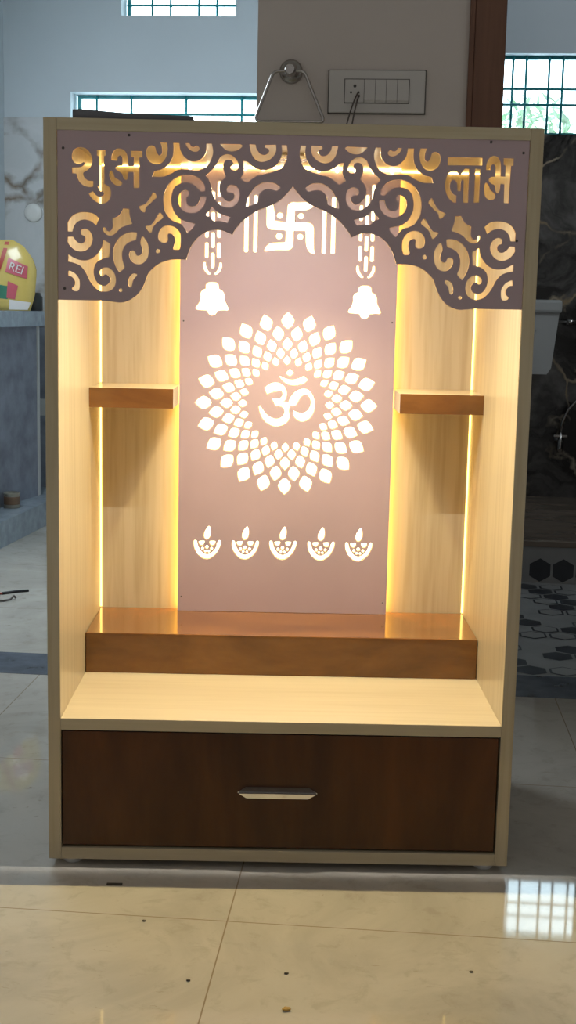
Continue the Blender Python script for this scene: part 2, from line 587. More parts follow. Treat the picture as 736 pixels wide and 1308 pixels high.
# ------------------------------------------------------------------ traced outlines of the cut-outs, in metres on their boards
FASCIA_TEXT=[[(-0.3233,1.1566),(-0.3145,1.1540),(-0.3076,1.1455),(-0.3056,1.1362),(-0.3086,1.1275),(-0.3146,1.1218),(-0.3194,1.1191),(-0.3186,1.1131),(-0.3141,1.1085),(-0.3086,1.1070),(-0.3046,1.1071,1),(-0.3046,1.0992,1),(-0.3098,1.0980),(-0.3179,1.0997),(-0.3243,1.1043),(-0.3284,1.1113),(-0.3299,1.1176,1),(-0.3361,1.1177,1),(-0.3364,1.1265,1),(-0.3267,1.1268),(-0.3202,1.1291),(-0.3174,1.1328),(-0.3194,1.1346),(-0.3234,1.1322),(-0.3291,1.1320),(-0.3347,1.1360),(-0.3368,1.1433),(-0.3346,1.1512),(-0.3298,1.1552)],
[(-0.2987,1.1528,1),(-0.2858,1.1531,1),(-0.2858,1.1449,1),(-0.2879,1.1442,1),(-0.2876,1.1028,1),(-0.2823,1.1005),(-0.2782,1.0951),(-0.2774,1.0872),(-0.2807,1.0792),(-0.2872,1.0746),(-0.2945,1.0742),(-0.3026,1.0779),(-0.3082,1.0833),(-0.3113,1.0883,1),(-0.3050,1.0921,1),(-0.3009,1.0867),(-0.2952,1.0840),(-0.2904,1.0853),(-0.2883,1.0885),(-0.2899,1.0920),(-0.2936,1.0924),(-0.2985,1.0994,1),(-0.2952,1.1010,1),(-0.2959,1.1441,1),(-0.2987,1.1446,1)],
[(-0.2766,1.1384,1),(-0.2763,1.1462),(-0.2725,1.1530),(-0.2661,1.1558),(-0.2588,1.1544),(-0.2540,1.1491),(-0.2519,1.1421),(-0.2515,1.1303,1),(-0.2430,1.1305,1),(-0.2424,1.1439,1),(-0.2472,1.1442,1),(-0.2475,1.1527,1),(-0.2298,1.1527,1),(-0.2298,1.1437,1),(-0.2343,1.1436,1),(-0.2342,1.0984,1),(-0.2426,1.0982,1),(-0.2430,1.1219,1),(-0.2510,1.1217,1),(-0.2520,1.1122),(-0.2543,1.1098),(-0.2580,1.1121),(-0.2604,1.1183),(-0.2628,1.1203),(-0.2677,1.1237),(-0.2709,1.1275),(-0.2677,1.1303),(-0.2604,1.1309,1),(-0.2601,1.1419),(-0.2637,1.1457),(-0.2666,1.1433),(-0.2677,1.1378,1)],
[(-0.2774,1.1231),(-0.2742,1.1196),(-0.2717,1.1134),(-0.2677,1.1108),(-0.2620,1.1073),(-0.2601,1.1049),(-0.2628,1.1014),(-0.2693,1.1016),(-0.2758,1.1062),(-0.2795,1.1132),(-0.2798,1.1195)],
[(0.2348,1.1539,1),(0.2880,1.1547,1),(0.2880,1.1431,1),(0.2353,1.1424,1)],
[(0.2614,1.1383,1),(0.2684,1.1380,1),(0.2685,1.0874,1),(0.2607,1.0875,1),(0.2606,1.1204,1),(0.2581,1.1213),(0.2566,1.1185),(0.2561,1.1045,1),(0.2515,1.1048,1),(0.2502,1.1167),(0.2459,1.1211),(0.2419,1.1197),(0.2398,1.1126),(0.2409,1.1055),(0.2452,1.1000),(0.2502,1.0978,1),(0.2498,1.0874,1),(0.2432,1.0894),(0.2363,1.0975),(0.2326,1.1084),(0.2327,1.1195),(0.2366,1.1298),(0.2437,1.1347),(0.2503,1.1333),(0.2546,1.1282),(0.2576,1.1319)],
[(0.2777,1.1385,1),(0.2853,1.1380,1),(0.2853,1.0878,1),(0.2772,1.0879,1)],
[(0.2940,1.1366,1),(0.2944,1.1453),(0.2981,1.1540),(0.3044,1.1576),(0.3109,1.1559),(0.3153,1.1489),(0.3164,1.1379),(0.3168,1.1277,1),(0.3237,1.1275,1),(0.3237,1.1436,1),(0.3204,1.1443,1),(0.3199,1.1545,1),(0.3354,1.1546,1),(0.3351,1.1439,1),(0.3318,1.1435,1),(0.3308,1.0881,1),(0.3235,1.0883,1),(0.3229,1.1160,1),(0.3169,1.1163,1),(0.3158,1.1055),(0.3132,1.1023),(0.3101,1.1054),(0.3081,1.1141),(0.3022,1.1171),(0.2987,1.1218),(0.3013,1.1261),(0.3082,1.1272,1),(0.3085,1.1385),(0.3075,1.1432),(0.3041,1.1455),(0.3010,1.1423),(0.3008,1.1365,1)],
[(0.2948,1.1181),(0.2991,1.1139),(0.3018,1.1076),(0.3069,1.1038),(0.3101,1.0983),(0.3074,1.0935),(0.3009,1.0925),(0.2950,1.0964),(0.2926,1.1042),(0.2926,1.1129)]]
FASCIA_SCROLLS=[[(-0.2029,1.1662,1),(-0.1927,1.1661,1),(-0.1915,1.1567),(-0.1939,1.1449),(-0.2003,1.1362),(-0.2091,1.1339),(-0.2181,1.1373),(-0.2233,1.1458),(-0.2233,1.1560),(-0.2174,1.1612),(-0.2109,1.1597),(-0.2084,1.1524),(-0.2044,1.1471),(-0.2000,1.1503),(-0.2001,1.1597)],
[(-0.1830,1.1660,1),(-0.1738,1.1659,1),(-0.1721,1.1556),(-0.1664,1.1463),(-0.1567,1.1400),(-0.1470,1.1402),(-0.1389,1.1446),(-0.1334,1.1526),(-0.1327,1.1659,1),(-0.1246,1.1661,1),(-0.1224,1.1559),(-0.1236,1.1473),(-0.1288,1.1362),(-0.1368,1.1293),(-0.1468,1.1256),(-0.1565,1.1269),(-0.1679,1.1275),(-0.1768,1.1257),(-0.1872,1.1200),(-0.1985,1.1158),(-0.2144,1.1157,1),(-0.2115,1.1241,1),(-0.2010,1.1267),(-0.1906,1.1340),(-0.1842,1.1444),(-0.1826,1.1554)],
[(-0.1642,1.1659,1),(-0.1585,1.1661,1),(-0.1553,1.1615),(-0.1512,1.1608),(-0.1472,1.1627),(-0.1431,1.1594),(-0.1455,1.1546),(-0.1520,1.1537),(-0.1593,1.1575),(-0.1633,1.1628)],
[(-0.1400,1.0953,1),(-0.1340,1.0959,1),(-0.1353,1.1046),(-0.1426,1.1139),(-0.1532,1.1188),(-0.1646,1.1194),(-0.1759,1.1163),(-0.1863,1.1090),(-0.1936,1.0985),(-0.1971,1.0874),(-0.1973,1.0763),(-0.1950,1.0645),(-0.1874,1.0537),(-0.1792,1.0491),(-0.1703,1.0461),(-0.1645,1.0398),(-0.1604,1.0331,1),(-0.1515,1.0409),(-0.1491,1.0473,1),(-0.1581,1.0491),(-0.1679,1.0517),(-0.1761,1.0571),(-0.1818,1.0657),(-0.1851,1.0752),(-0.1852,1.0878),(-0.1822,1.0980),(-0.1774,1.1036),(-0.1693,1.1073),(-0.1596,1.1080),(-0.1515,1.1050),(-0.1449,1.0996)],
[(-0.1407,1.0879,1),(-0.1326,1.0876,1),(-0.1334,1.0801),(-0.1372,1.0715),(-0.1452,1.0649),(-0.1550,1.0626),(-0.1631,1.0645),(-0.1713,1.0707),(-0.1751,1.0800),(-0.1740,1.0895),(-0.1692,1.0951),(-0.1636,1.0968),(-0.1591,1.0938),(-0.1591,1.0890),(-0.1626,1.0858),(-0.1629,1.0802),(-0.1601,1.0748),(-0.1551,1.0725),(-0.1486,1.0736),(-0.1437,1.0792)],
[(-0.2133,1.0926),(-0.2089,1.0887),(-0.2081,1.0848),(-0.2129,1.0804),(-0.2194,1.0739),(-0.2239,1.0695),(-0.2255,1.0632),(-0.2288,1.0628),(-0.2346,1.0693),(-0.2330,1.0717),(-0.2249,1.0749),(-0.2194,1.0814),(-0.2162,1.0870)],
[(-0.2029,1.0621),(-0.1984,1.0577),(-0.1984,1.0539),(-0.2036,1.0502),(-0.2093,1.0453),(-0.2133,1.0396),(-0.2157,1.0324),(-0.2182,1.0323),(-0.2247,1.0401),(-0.2231,1.0421),(-0.2166,1.0435),(-0.2109,1.0500),(-0.2069,1.0572)],
[(-0.1822,1.0099,1),(-0.1797,1.0072),(-0.1727,1.0074,1),(-0.1704,1.0150),(-0.1700,1.0246),(-0.1734,1.0349),(-0.1808,1.0416),(-0.1905,1.0436),(-0.1995,1.0399),(-0.2043,1.0318),(-0.2043,1.0230),(-0.1993,1.0175),(-0.1936,1.0177),(-0.1901,1.0217),(-0.1904,1.0297),(-0.1864,1.0314),(-0.1815,1.0283),(-0.1793,1.0212)],
[(-0.2066,1.0078),(-0.2034,1.0070),(-0.2017,1.0047),(-0.2041,1.0017),(-0.2074,1.0017),(-0.2082,1.0045)],
[(-0.2296,1.0257),(-0.2246,1.0218),(-0.2205,1.0139),(-0.2194,1.0043),(-0.2221,0.9930),(-0.2286,0.9856),(-0.2376,0.9838),(-0.2458,0.9885),(-0.2495,0.9964),(-0.2483,1.0029),(-0.2434,1.0046),(-0.2401,1.0022),(-0.2384,0.9975),(-0.2335,0.9972),(-0.2295,1.0025),(-0.2303,1.0105),(-0.2325,1.0160)],
[(-0.2375,1.0318,1),(-0.2391,1.0201,1),(-0.2473,1.0183),(-0.2554,1.0125),(-0.2600,1.0028),(-0.2603,0.9916),(-0.2578,0.9836),(-0.2562,0.9788,1),(-0.2644,0.9709,1),(-0.2701,0.9801),(-0.2737,0.9913),(-0.2742,1.0025),(-0.2709,1.0138),(-0.2636,1.0243),(-0.2538,1.0305),(-0.2457,1.0322)],
[(-0.2587,1.0674,1),(-0.2493,1.0668,1),(-0.2490,1.0573),(-0.2449,1.0447,1),(-0.2538,1.0421),(-0.2628,1.0379),(-0.2717,1.0290),(-0.2799,1.0264),(-0.2864,1.0294),(-0.2900,1.0349),(-0.2888,1.0386),(-0.2856,1.0374),(-0.2839,1.0335),(-0.2791,1.0325),(-0.2750,1.0385),(-0.2750,1.0520,1),(-0.2652,1.0570)],
[(-0.3437,1.0310,1),(-0.3441,1.0441,1),(-0.3375,1.0538),(-0.3270,1.0596),(-0.3156,1.0606),(-0.3042,1.0585),(-0.2953,1.0515,1),(-0.3002,1.0411,1),(-0.3083,1.0473),(-0.3189,1.0494),(-0.3286,1.0460),(-0.3344,1.0387),(-0.3365,1.0312,1)],
[(-0.3437,1.0231,1),(-0.3353,1.0233,1),(-0.3312,1.0173),(-0.3247,1.0134),(-0.3190,1.0151),(-0.3165,1.0200),(-0.3182,1.0247),(-0.3230,1.0270),(-0.3230,1.0334),(-0.3173,1.0359),(-0.3100,1.0321),(-0.3056,1.0226),(-0.3076,1.0122),(-0.3150,1.0040),(-0.3248,1.0014),(-0.3345,1.0044),(-0.3418,1.0114),(-0.3443,1.0162,1)],
[(-0.3432,0.9968,1),(-0.3346,0.9917),(-0.3240,0.9882),(-0.3126,0.9889),(-0.3028,0.9940),(-0.2954,1.0021),(-0.2910,1.0110),(-0.2893,1.0199,1),(-0.2783,1.0137,1),(-0.2802,0.9937,1),(-0.2913,0.9910),(-0.3003,0.9844),(-0.3041,0.9738),(-0.3028,0.9626),(-0.2971,0.9530),(-0.2889,0.9500),(-0.2816,0.9534),(-0.2783,0.9599),(-0.2815,0.9655),(-0.2865,0.9675),(-0.2906,0.9645),(-0.2946,0.9676),(-0.2943,0.9733),(-0.2889,0.9777),(-0.2807,0.9772),(-0.2734,0.9713),(-0.2701,0.9617),(-0.2717,0.9503),(-0.2791,0.9429),(-0.2898,0.9415),(-0.2996,0.9449),(-0.3094,0.9560),(-0.3167,0.9703),(-0.3249,0.9798),(-0.3355,0.9844),(-0.3433,0.9855,1)],
[(-0.3429,0.9714),(-0.3396,0.9715),(-0.3315,0.9668),(-0.3261,0.9581),(-0.3258,0.9468),(-0.3283,0.9418),(-0.3349,0.9417),(-0.3376,0.9457),(-0.3332,0.9506),(-0.3336,0.9579),(-0.3388,0.9634),(-0.3429,0.9641)],
[(-0.2390,0.9696),(-0.2377,0.9664),(-0.2406,0.9631),(-0.2439,0.9590),(-0.2455,0.9501),(-0.2488,0.9492),(-0.2512,0.9540),(-0.2501,0.9621),(-0.2455,0.9687)],
[(-0.2596,0.9441),(-0.2604,0.9422),(-0.2624,0.9413),(-0.2643,0.9421),(-0.2652,0.9440),(-0.2643,0.9460),(-0.2624,0.9468),(-0.2604,0.9461)],
[(-0.1122,1.1660,1),(-0.0815,1.1662,1),(-0.0782,1.1640),(-0.0814,1.1600),(-0.0886,1.1562),(-0.0967,1.1554),(-0.1040,1.1579)],
[(-0.1023,1.1512),(-0.0934,1.1495),(-0.0860,1.1426),(-0.0834,1.1341),(-0.0858,1.1285),(-0.0906,1.1273),(-0.0950,1.1299),(-0.0947,1.1338),(-0.0916,1.1370),(-0.0932,1.1414),(-0.0981,1.1432),(-0.1037,1.1412),(-0.1069,1.1351),(-0.1068,1.1288),(-0.1035,1.1218),(-0.1023,1.1179,1),(-0.1106,1.1091),(-0.1121,1.0988),(-0.1087,1.0894),(-0.1013,1.0824),(-0.0956,1.0817),(-0.0900,1.0858),(-0.0893,1.0914),(-0.0926,1.0945),(-0.0990,1.0943),(-0.1011,1.0990),(-0.0984,1.1046),(-0.0919,1.1063),(-0.0846,1.1025),(-0.0812,1.0931),(-0.0834,1.0820),(-0.0906,1.0739),(-0.0995,1.0724),(-0.1093,1.0751),(-0.1176,1.0828),(-0.1226,1.0922),(-0.1243,1.1017),(-0.1285,1.1126),(-0.1331,1.1188,1),(-0.1222,1.1293),(-0.1158,1.1381),(-0.1111,1.1468)],
[(-0.0675,1.1666,1),(-0.0581,1.1663,1),(-0.0564,1.1598),(-0.0506,1.1528),(-0.0433,1.1514),(-0.0377,1.1555),(-0.0383,1.1602),(-0.0435,1.1624),(-0.0432,1.1660,1),(-0.0271,1.1667,1),(-0.0268,1.1581),(-0.0303,1.1502),(-0.0383,1.1437),(-0.0487,1.1411),(-0.0577,1.1441),(-0.0643,1.1533)],
[(-0.0768,1.1424,1),(-0.0698,1.1407),(-0.0624,1.1345),(-0.0526,1.1304),(-0.0429,1.1295),(-0.0332,1.1320),(-0.0252,1.1377),(-0.0197,1.1465),(-0.0175,1.1559),(-0.0185,1.1661,1),(-0.0109,1.1663,1),(-0.0094,1.1546),(-0.0113,1.1435),(-0.0167,1.1340),(-0.0250,1.1291),(-0.0395,1.1240),(-0.0540,1.1206),(-0.0629,1.1156),(-0.0701,1.1095,1),(-0.0807,1.1160,1),(-0.0760,1.1240),(-0.0750,1.1327)],
[(-0.0714,1.0743,1),(-0.0697,1.0847),(-0.0649,1.0935),(-0.0570,1.1039),(-0.0458,1.1105),(-0.0360,1.1115),(-0.0263,1.1094),(-0.0193,1.1037),(-0.0244,1.0983,1),(-0.0326,1.1008),(-0.0407,1.1011),(-0.0479,1.0970),(-0.0519,1.0906),(-0.0537,1.0803,1),(-0.0630,1.0761)],
[(-0.1235,1.0729,1),(-0.1186,1.0691),(-0.1128,1.0636),(-0.1038,1.0607),(-0.0948,1.0577,1),(-0.0996,1.0493,1),(-0.1110,1.0518),(-0.1200,1.0516),(-0.1266,1.0578),(-0.1315,1.0593),(-0.1315,1.0632),(-0.1275,1.0665)]]
FASCIA_ARCH=[(-0.2652,0.9252),(-0.2555,0.9266),(-0.2458,0.9309),(-0.2368,0.9380),(-0.2296,0.9474),(-0.2248,0.9576),(-0.2206,0.9695),(-0.2146,0.9768),(-0.2032,0.9859),(-0.1906,0.9909),(-0.1774,0.9927),(-0.1617,0.9927,1),(-0.1594,1.0005),(-0.1547,1.0124),(-0.1452,1.0255),(-0.1357,1.0328),(-0.1273,1.0365),(-0.1178,1.0384),(-0.1045,1.0370),(-0.0912,1.0314,1),(-0.0878,1.0385),(-0.0783,1.0505),(-0.0689,1.0583),(-0.0558,1.0674),(-0.0404,1.0741),(-0.0273,1.0797),(-0.0155,1.0881),(-0.0079,1.0964),(0.0002,1.1059,1)]
OM=[[(-0.0427,0.7716,1),(-0.0327,0.7799),(-0.0194,0.7827),(-0.0071,0.7785),(0.0002,0.7694),(0.0015,0.7583),(-0.0014,0.7490),(-0.0058,0.7454,1),(0.0038,0.7454,1),(0.0077,0.7553),(0.0167,0.7657),(0.0288,0.7715),(0.0411,0.7703),(0.0516,0.7593),(0.0555,0.7431),(0.0534,0.7266),(0.0445,0.7131),(0.0323,0.7081),(0.0210,0.7116),(0.0136,0.7207),(0.0127,0.7309,1),(0.0196,0.7276),(0.0299,0.7251),(0.0400,0.7294),(0.0459,0.7398),(0.0456,0.7510),(0.0393,0.7591),(0.0352,0.7596),(0.0272,0.7537),(0.0213,0.7423),(0.0163,0.7377),(0.0071,0.7369,1),(0.0062,0.7277),(0.0075,0.7154),(0.0016,0.7050),(-0.0106,0.6986),(-0.0249,0.6983),(-0.0394,0.7062),(-0.0489,0.7194),(-0.0533,0.7356),(-0.0493,0.7388,1),(-0.0429,0.7287),(-0.0335,0.7187),(-0.0211,0.7132),(-0.0109,0.7150),(-0.0045,0.7223),(-0.0040,0.7295),(-0.0093,0.7356),(-0.0206,0.7363,1),(-0.0280,0.7505,1),(-0.0250,0.7524),(-0.0137,0.7522),(-0.0081,0.7581),(-0.0099,0.7645),(-0.0201,0.7649),(-0.0293,0.7621),(-0.0374,0.7585,1)],
[(-0.0156,0.7941),(-0.0115,0.7950),(-0.0023,0.7908),(0.0100,0.7886),(0.0222,0.7913),(0.0323,0.7960),(0.0375,0.7926),(0.0407,0.7876),(0.0327,0.7813),(0.0205,0.7774),(0.0062,0.7777),(-0.0062,0.7836)],
[(0.0055,0.8088),(0.0101,0.8056),(0.0138,0.8017),(0.0104,0.7975),(0.0062,0.7940),(0.0017,0.7965),(-0.0025,0.7999),(0.0011,0.8050)]]
SWASTIK=[[(-0.0059,1.1051),(-0.0047,1.1145),(0.0027,1.1193),(0.0127,1.1195),(0.0327,1.1200),(0.0398,1.1162),(0.0438,1.1130),(0.0390,1.1080),(0.0291,1.1043),(0.0091,1.1038,1),(0.0095,1.0829,1),(0.0336,1.0829),(0.0417,1.0797),(0.0455,1.0720),(0.0459,1.0534),(0.0468,1.0337),(0.0501,1.0239,1),(0.0430,1.0238),(0.0348,1.0305),(0.0301,1.0432),(0.0290,1.0663,1),(0.0075,1.0663,1),(0.0074,1.0427),(0.0046,1.0338),(-0.0033,1.0303),(-0.0254,1.0298),(-0.0414,1.0274),(-0.0485,1.0273,1),(-0.0456,1.0356),(-0.0377,1.0427),(-0.0257,1.0449),(-0.0087,1.0459,1),(-0.0081,1.0669,1),(-0.0362,1.0676),(-0.0433,1.0720),(-0.0449,1.0808),(-0.0449,1.1023),(-0.0467,1.1159),(-0.0493,1.1244,1),(-0.0403,1.1222),(-0.0327,1.1152),(-0.0293,1.1026),(-0.0275,1.0851,1),(-0.0075,1.0826,1),(-0.0067,1.0933)],
[(-0.0127,1.0942),(-0.0139,1.0905),(-0.0170,1.0881),(-0.0210,1.0881),(-0.0242,1.0903),(-0.0255,1.0939),(-0.0244,1.0976),(-0.0212,1.0999),(-0.0173,1.1000),(-0.0140,1.0978)],
[(0.0267,1.0941),(0.0256,1.0904),(0.0224,1.0880),(0.0185,1.0879),(0.0152,1.0901),(0.0139,1.0938),(0.0150,1.0975),(0.0182,1.0998),(0.0221,1.0999),(0.0254,1.0977)],
[(-0.0133,1.0564),(-0.0145,1.0525),(-0.0178,1.0501),(-0.0219,1.0500),(-0.0252,1.0523),(-0.0266,1.0561),(-0.0254,1.0599),(-0.0221,1.0623),(-0.0180,1.0624),(-0.0147,1.0602)],
[(0.0262,1.0559),(0.0251,1.0522),(0.0219,1.0498),(0.0179,1.0497),(0.0147,1.0519),(0.0134,1.0556),(0.0145,1.0593),(0.0177,1.0617),(0.0216,1.0617),(0.0249,1.0595)]]
BELL=[(-0.0003,0.0293),(0.0077,0.0285),(0.0118,0.0251),(0.0131,0.0168,1),(0.0192,0.0133),(0.0234,0.0062),(0.0240,-0.0033),(0.0276,-0.0112),(0.0318,-0.0207),(0.0294,-0.0243),(0.0214,-0.0241),(0.0109,-0.0251,1),(0.0069,-0.0316),(0.0001,-0.0342),(-0.0061,-0.0319),(-0.0107,-0.0248,1),(-0.0223,-0.0243),(-0.0296,-0.0233),(-0.0313,-0.0189),(-0.0249,-0.0091),(-0.0226,0.0005),(-0.0227,0.0084),(-0.0187,0.0141),(-0.0131,0.0166,1),(-0.0124,0.0245),(-0.0076,0.0285)]
CHAIN_HOOK=[(-0.0176,0.0656),(-0.0128,0.0654),(-0.0119,0.0586),(-0.0078,0.0500),(-0.0034,0.0454),(-0.0045,0.0425),(-0.0093,0.0429),(-0.0159,0.0498),(-0.0187,0.0585)]
BELL_AT=[(-0.1442,0.9397),(0.1448,0.9394)]
DIYA=[[(0.0031,0.0364),(0.0067,0.0336),(0.0081,0.0235),(0.0055,0.0129),(-0.0007,0.0091),(-0.0059,0.0137),(-0.0056,0.0232),(-0.0010,0.0317)],
[(-0.0262,0.0059),(-0.0236,0.0080),(-0.0194,0.0064),(-0.0162,-0.0045),(-0.0087,-0.0160),(0.0007,-0.0201),(0.0100,-0.0156),(0.0172,-0.0060),(0.0208,0.0058),(0.0243,0.0086),(0.0278,0.0059),(0.0265,-0.0036),(0.0194,-0.0176),(0.0081,-0.0274),(0.0004,-0.0296),(-0.0107,-0.0267),(-0.0212,-0.0152),(-0.0255,-0.0047)],
[(-0.0163,0.0056),(-0.0048,0.0067),(-0.0038,0.0031),(-0.0078,-0.0026),(-0.0141,-0.0013)],
[(0.0170,0.0063),(0.0056,0.0065),(0.0046,0.0033),(0.0078,-0.0023),(0.0150,-0.0013)],
[(0.0041,-0.0058),(0.0029,-0.0087),(0.0001,-0.0099),(-0.0027,-0.0088),(-0.0039,-0.0060),(-0.0027,-0.0031),(0.0001,-0.0019),(0.0029,-0.0030)],
[(-0.0049,-0.0089),(-0.0059,-0.0115),(-0.0084,-0.0126),(-0.0109,-0.0116),(-0.0119,-0.0091),(-0.0109,-0.0065),(-0.0084,-0.0054),(-0.0059,-0.0064)],
[(0.0128,-0.0088),(0.0118,-0.0114),(0.0093,-0.0125),(0.0068,-0.0115),(0.0058,-0.0089),(0.0068,-0.0064),(0.0092,-0.0053),(0.0118,-0.0063)],
[(0.0002,-0.0144),(-0.0007,-0.0166),(-0.0029,-0.0176),(-0.0051,-0.0167),(-0.0061,-0.0145),(-0.0052,-0.0122),(-0.0030,-0.0112),(-0.0007,-0.0121)],
[(0.0071,-0.0146),(0.0062,-0.0169),(0.0040,-0.0179),(0.0018,-0.0170),(0.0008,-0.0148),(0.0017,-0.0125),(0.0039,-0.0115),(0.0061,-0.0124)]]
DIYA_AT=[(-0.1490,0.4651),(-0.0748,0.4655),(-0.0013,0.4666),(0.0731,0.4665),(0.1468,0.4664)]

# ================================================================== THE SETTING
R = ROOM
FLZ = 0.0
struct(MB(R).box(-3.0, 3.0, -3.2, 1.045, -0.08, 0.0).build('floor', FLOOR))
struct(MB(R).box(-1.58, 0.30, 1.235, 3.65, -0.08, 0.0).build('floor_kitchen', FLOOR))
struct(MB(R).box(-1.58, -0.176, 1.045, 1.235, -0.08, 0.001, mat=THRESH).build('trim_1'))
struct(MB(R).box(0.317, 1.30, 1.045, 1.235, -0.08, 0.001, mat=THRESH).build('trim_2'))
struct(MB(R).box(-3.0, 3.0, -1.0, 3.8, 2.9, 3.0).build('ceiling', CEIL))

# the wall that carries the switch board, between kitchen opening and bathroom door
struct(MB(R).box(-0.176, 0.317, 1.045, 1.235, 0.0, 2.9).build('wall_middle', WALLWARM))
struct(MB(R).box(-3.0, -1.58, 1.045, 1.235, 0.0, 2.9).box(-1.58, -0.176, 1.045, 1.235, 2.35, 2.9)
       .box(0.317, 1.30, 1.045, 1.235, 2.12, 2.9).box(1.30, 3.0, 1.045, 1.235, 0.0, 2.9).build('wall_back', WALLWARM))
struct(MB(R).box(-3.1, -3.0, -1.0, 1.235, 0, 2.9).build('wall_left', WALLWARM))
struct(MB(R).box(3.0, 3.1, -1.0, 1.235, 0, 2.9).build('wall_right', WALLWARM))

# bathroom door frame
o = MB(R).box(0.317, 0.387, 1.03, 1.24, 0, 2.05, 0.004).box(0.317, 1.30, 1.03, 1.24, 2.05, 2.12, 0.004) \
    .box(1.23, 1.30, 1.03, 1.24, 0, 2.05, 0.004).box(0.305, 0.317, 1.03, 1.045, 0, 2.12, 0.002).build('door_1', TEAK)
struct(o)


def wall_with_holes(name, x0, x1, y0, y1, z0, z1, holes, mat):
    """holes (xa, xb, za, zb), stacked apart in z"""
    m = MB(R)
    zs = sorted({z0, z1} | {h[2] for h in holes} | {h[3] for h in holes})
    for za, zb in zip(zs, zs[1:]):
        cut = sorted([h for h in holes if h[2] <= za and h[3] >= zb])
        x = x0
        for h in cut:
            m.box(x, h[0], y0, y1, za, zb)
            x = h[1]
        m.box(x, x1, y0, y1, za, zb)
    return struct(m.build(name, mat))


# kitchen shell
KB = 3.65
wall_with_holes('wall_kitchen_back', -1.70, 0.35, KB, KB + 0.16, 0.0, 2.9,
                [(-1.285, -0.05, 1.42, 1.835), (-1.061, -0.564, 2.151, 2.50)], WALLBLUE)
struct(MB(R).box(-1.68, -1.58, 1.235, KB, 0, 2.9).build('wall_kitchen_left', WALLBLUE))
struct(MB(R).box(0.25, 0.33, 1.235, KB, 0, 2.9).build('wall_partition', WALLBLUE))
struct(MB(R).box(-1.58, -1.285, KB - 0.012, KB, 0.83, 1.725).box(-1.285, 0.25, KB - 0.012, KB, 0.83, 1.40).build('wall_kitchen_tiles', WHITEMARBLE))
struct(MB(R).box(-1.58, 0.25, KB - 0.012, KB, 0.0, 0.82).build('wall_kitchen_dado', GRANITE))


def window(n, x0, x1, z0, z1, y, vbars, hbars, rec=0.10):
    f = MB(R)
    w = 0.014
    yf = y + rec
    f.box(x0, x0 + w, yf, yf + 0.03, z0, z1).box(x1 - w, x1, yf, yf + 0.03, z0, z1)
    f.box(x0 + w, x1 - w, yf, yf + 0.03, z0, z0 + w).box(x0 + w, x1 - w, yf, yf + 0.03, z1 - w, z1)
    fr = struct(f.build('window_%d' % n, TEAL))
    g = MB(R)
    for x in vbars:
        g.tube([(x, yf - 0.008, z0 + 0.002), (x, yf - 0.008, z1 - 0.002)], 0.0055, 8)
    for z in hbars:
        g.tube([(x0 + 0.002, yf - 0.02, z), (x1 - 0.002, yf - 0.02, z)], 0.0055, 8)
    g.build('window_grille', TEAL, fr)
    p = MB(R).box(x0 + w, x1 - w, yf + 0.013, yf + 0.017, z0 + w, z1 - w).build('window_pane', GLASS, fr)
    return fr


window(1, -1.275, -0.05, 1.42, 1.835, KB, [-1.188, -1.033, -0.789, -0.544, -0.30, -0.15], [1.754, 1.60], 0.09)
window(2, -1.052, -0.564, 2.151, 2.50, KB, [-0.942, -0.861, -0.737, -0.658], [2.208, 2.35], 0.09)

# bathroom shell
wall_with_holes('wall_bathroom_back', 0.33, 2.10, KB, KB + 0.16, 1.677, 2.9, [(0.566, 1.10, 1.677, 2.005)], WALLBLUE)
struct(MB(R).box(0.33, 2.10, KB, KB + 0.16, 0, 1.677).build('wall_bathroom_tiles', BLACKMARBLE))
struct(MB(R).box(2.0, 2.1, 1.235, KB, 0, 2.9).build('wall_bathroom_right', BLACKMARBLE))
window(3, 0.566, 1.10, 1.677, 2.005, KB, [0.618, 0.674, 0.770, 0.828, 0.92, 0.98, 1.05], [1.867, 1.803], 0.06)

rnd = random.Random(4)


def hex_sheet(name, plane, u0, u1, v0, v1, off, r):
    """sheet of hexagon tiles: white, dark, and white with a dark outline"""
    m = MB(R)
    W, D = m.slot(HEXWHITE), m.slot(HEXDARK)

    def P(u, v, h):
        return (u, v, off + h) if plane == 'floor' else (u, off - h, v)
    bg = [m.bm.verts.new(P(u, v, 0)) for u, v in ((u0, v0), (u1, v0), (u1, v1), (u0, v1))]
    m.bm.faces.new(bg).material_index = W
    dv = r * 1.5
    du = r * math.sqrt(3)
    row = 0
    v = v0 + r
    while v < v1 - r * 0.9:
        u = u0 + du / 2 + (du / 2 if row % 2 else 0)
        while u < u1 - du * 0.5:
            k = rnd.random()
            if k < 0.62:
                ring = [(u + r * 0.90 * math.sin(math.pi / 3 * i), v + r * 0.90 * math.cos(math.pi / 3 * i)) for i in range(6)]
                m.bm.faces.new([m.bm.verts.new(P(a, b, 0.0008)) for a, b in ring]).material_index = D
                if k < 0.22:
                    ring = [(u + r * 0.76 * math.sin(math.pi / 3 * i), v + r * 0.76 * math.cos(math.pi / 3 * i)) for i in range(6)]
                    m.bm.faces.new([m.bm.verts.new(P(a, b, 0.0014)) for a, b in ring]).material_index = W
            u += du
        v += dv
        row += 1
    return struct(m.build(name))


hex_sheet('floor_bathroom', 'floor', 0.33, 2.0, 1.235, 2.405, 0.0, 0.050)
hex_sheet('trim_3', 'wall', 0.33, 2.0, 0.0, 0.128, 2.404, 0.046)
struct(MB(R).box(0.33, 2.0, 2.405, KB, 0.0, 0.128).build('floor_ledge', LEDGE))
struct(MB(R).box(0.33, 2.0, 2.395, 2.43, 0.128, 0.150, 0.003).build('trim_4', LEDGE))

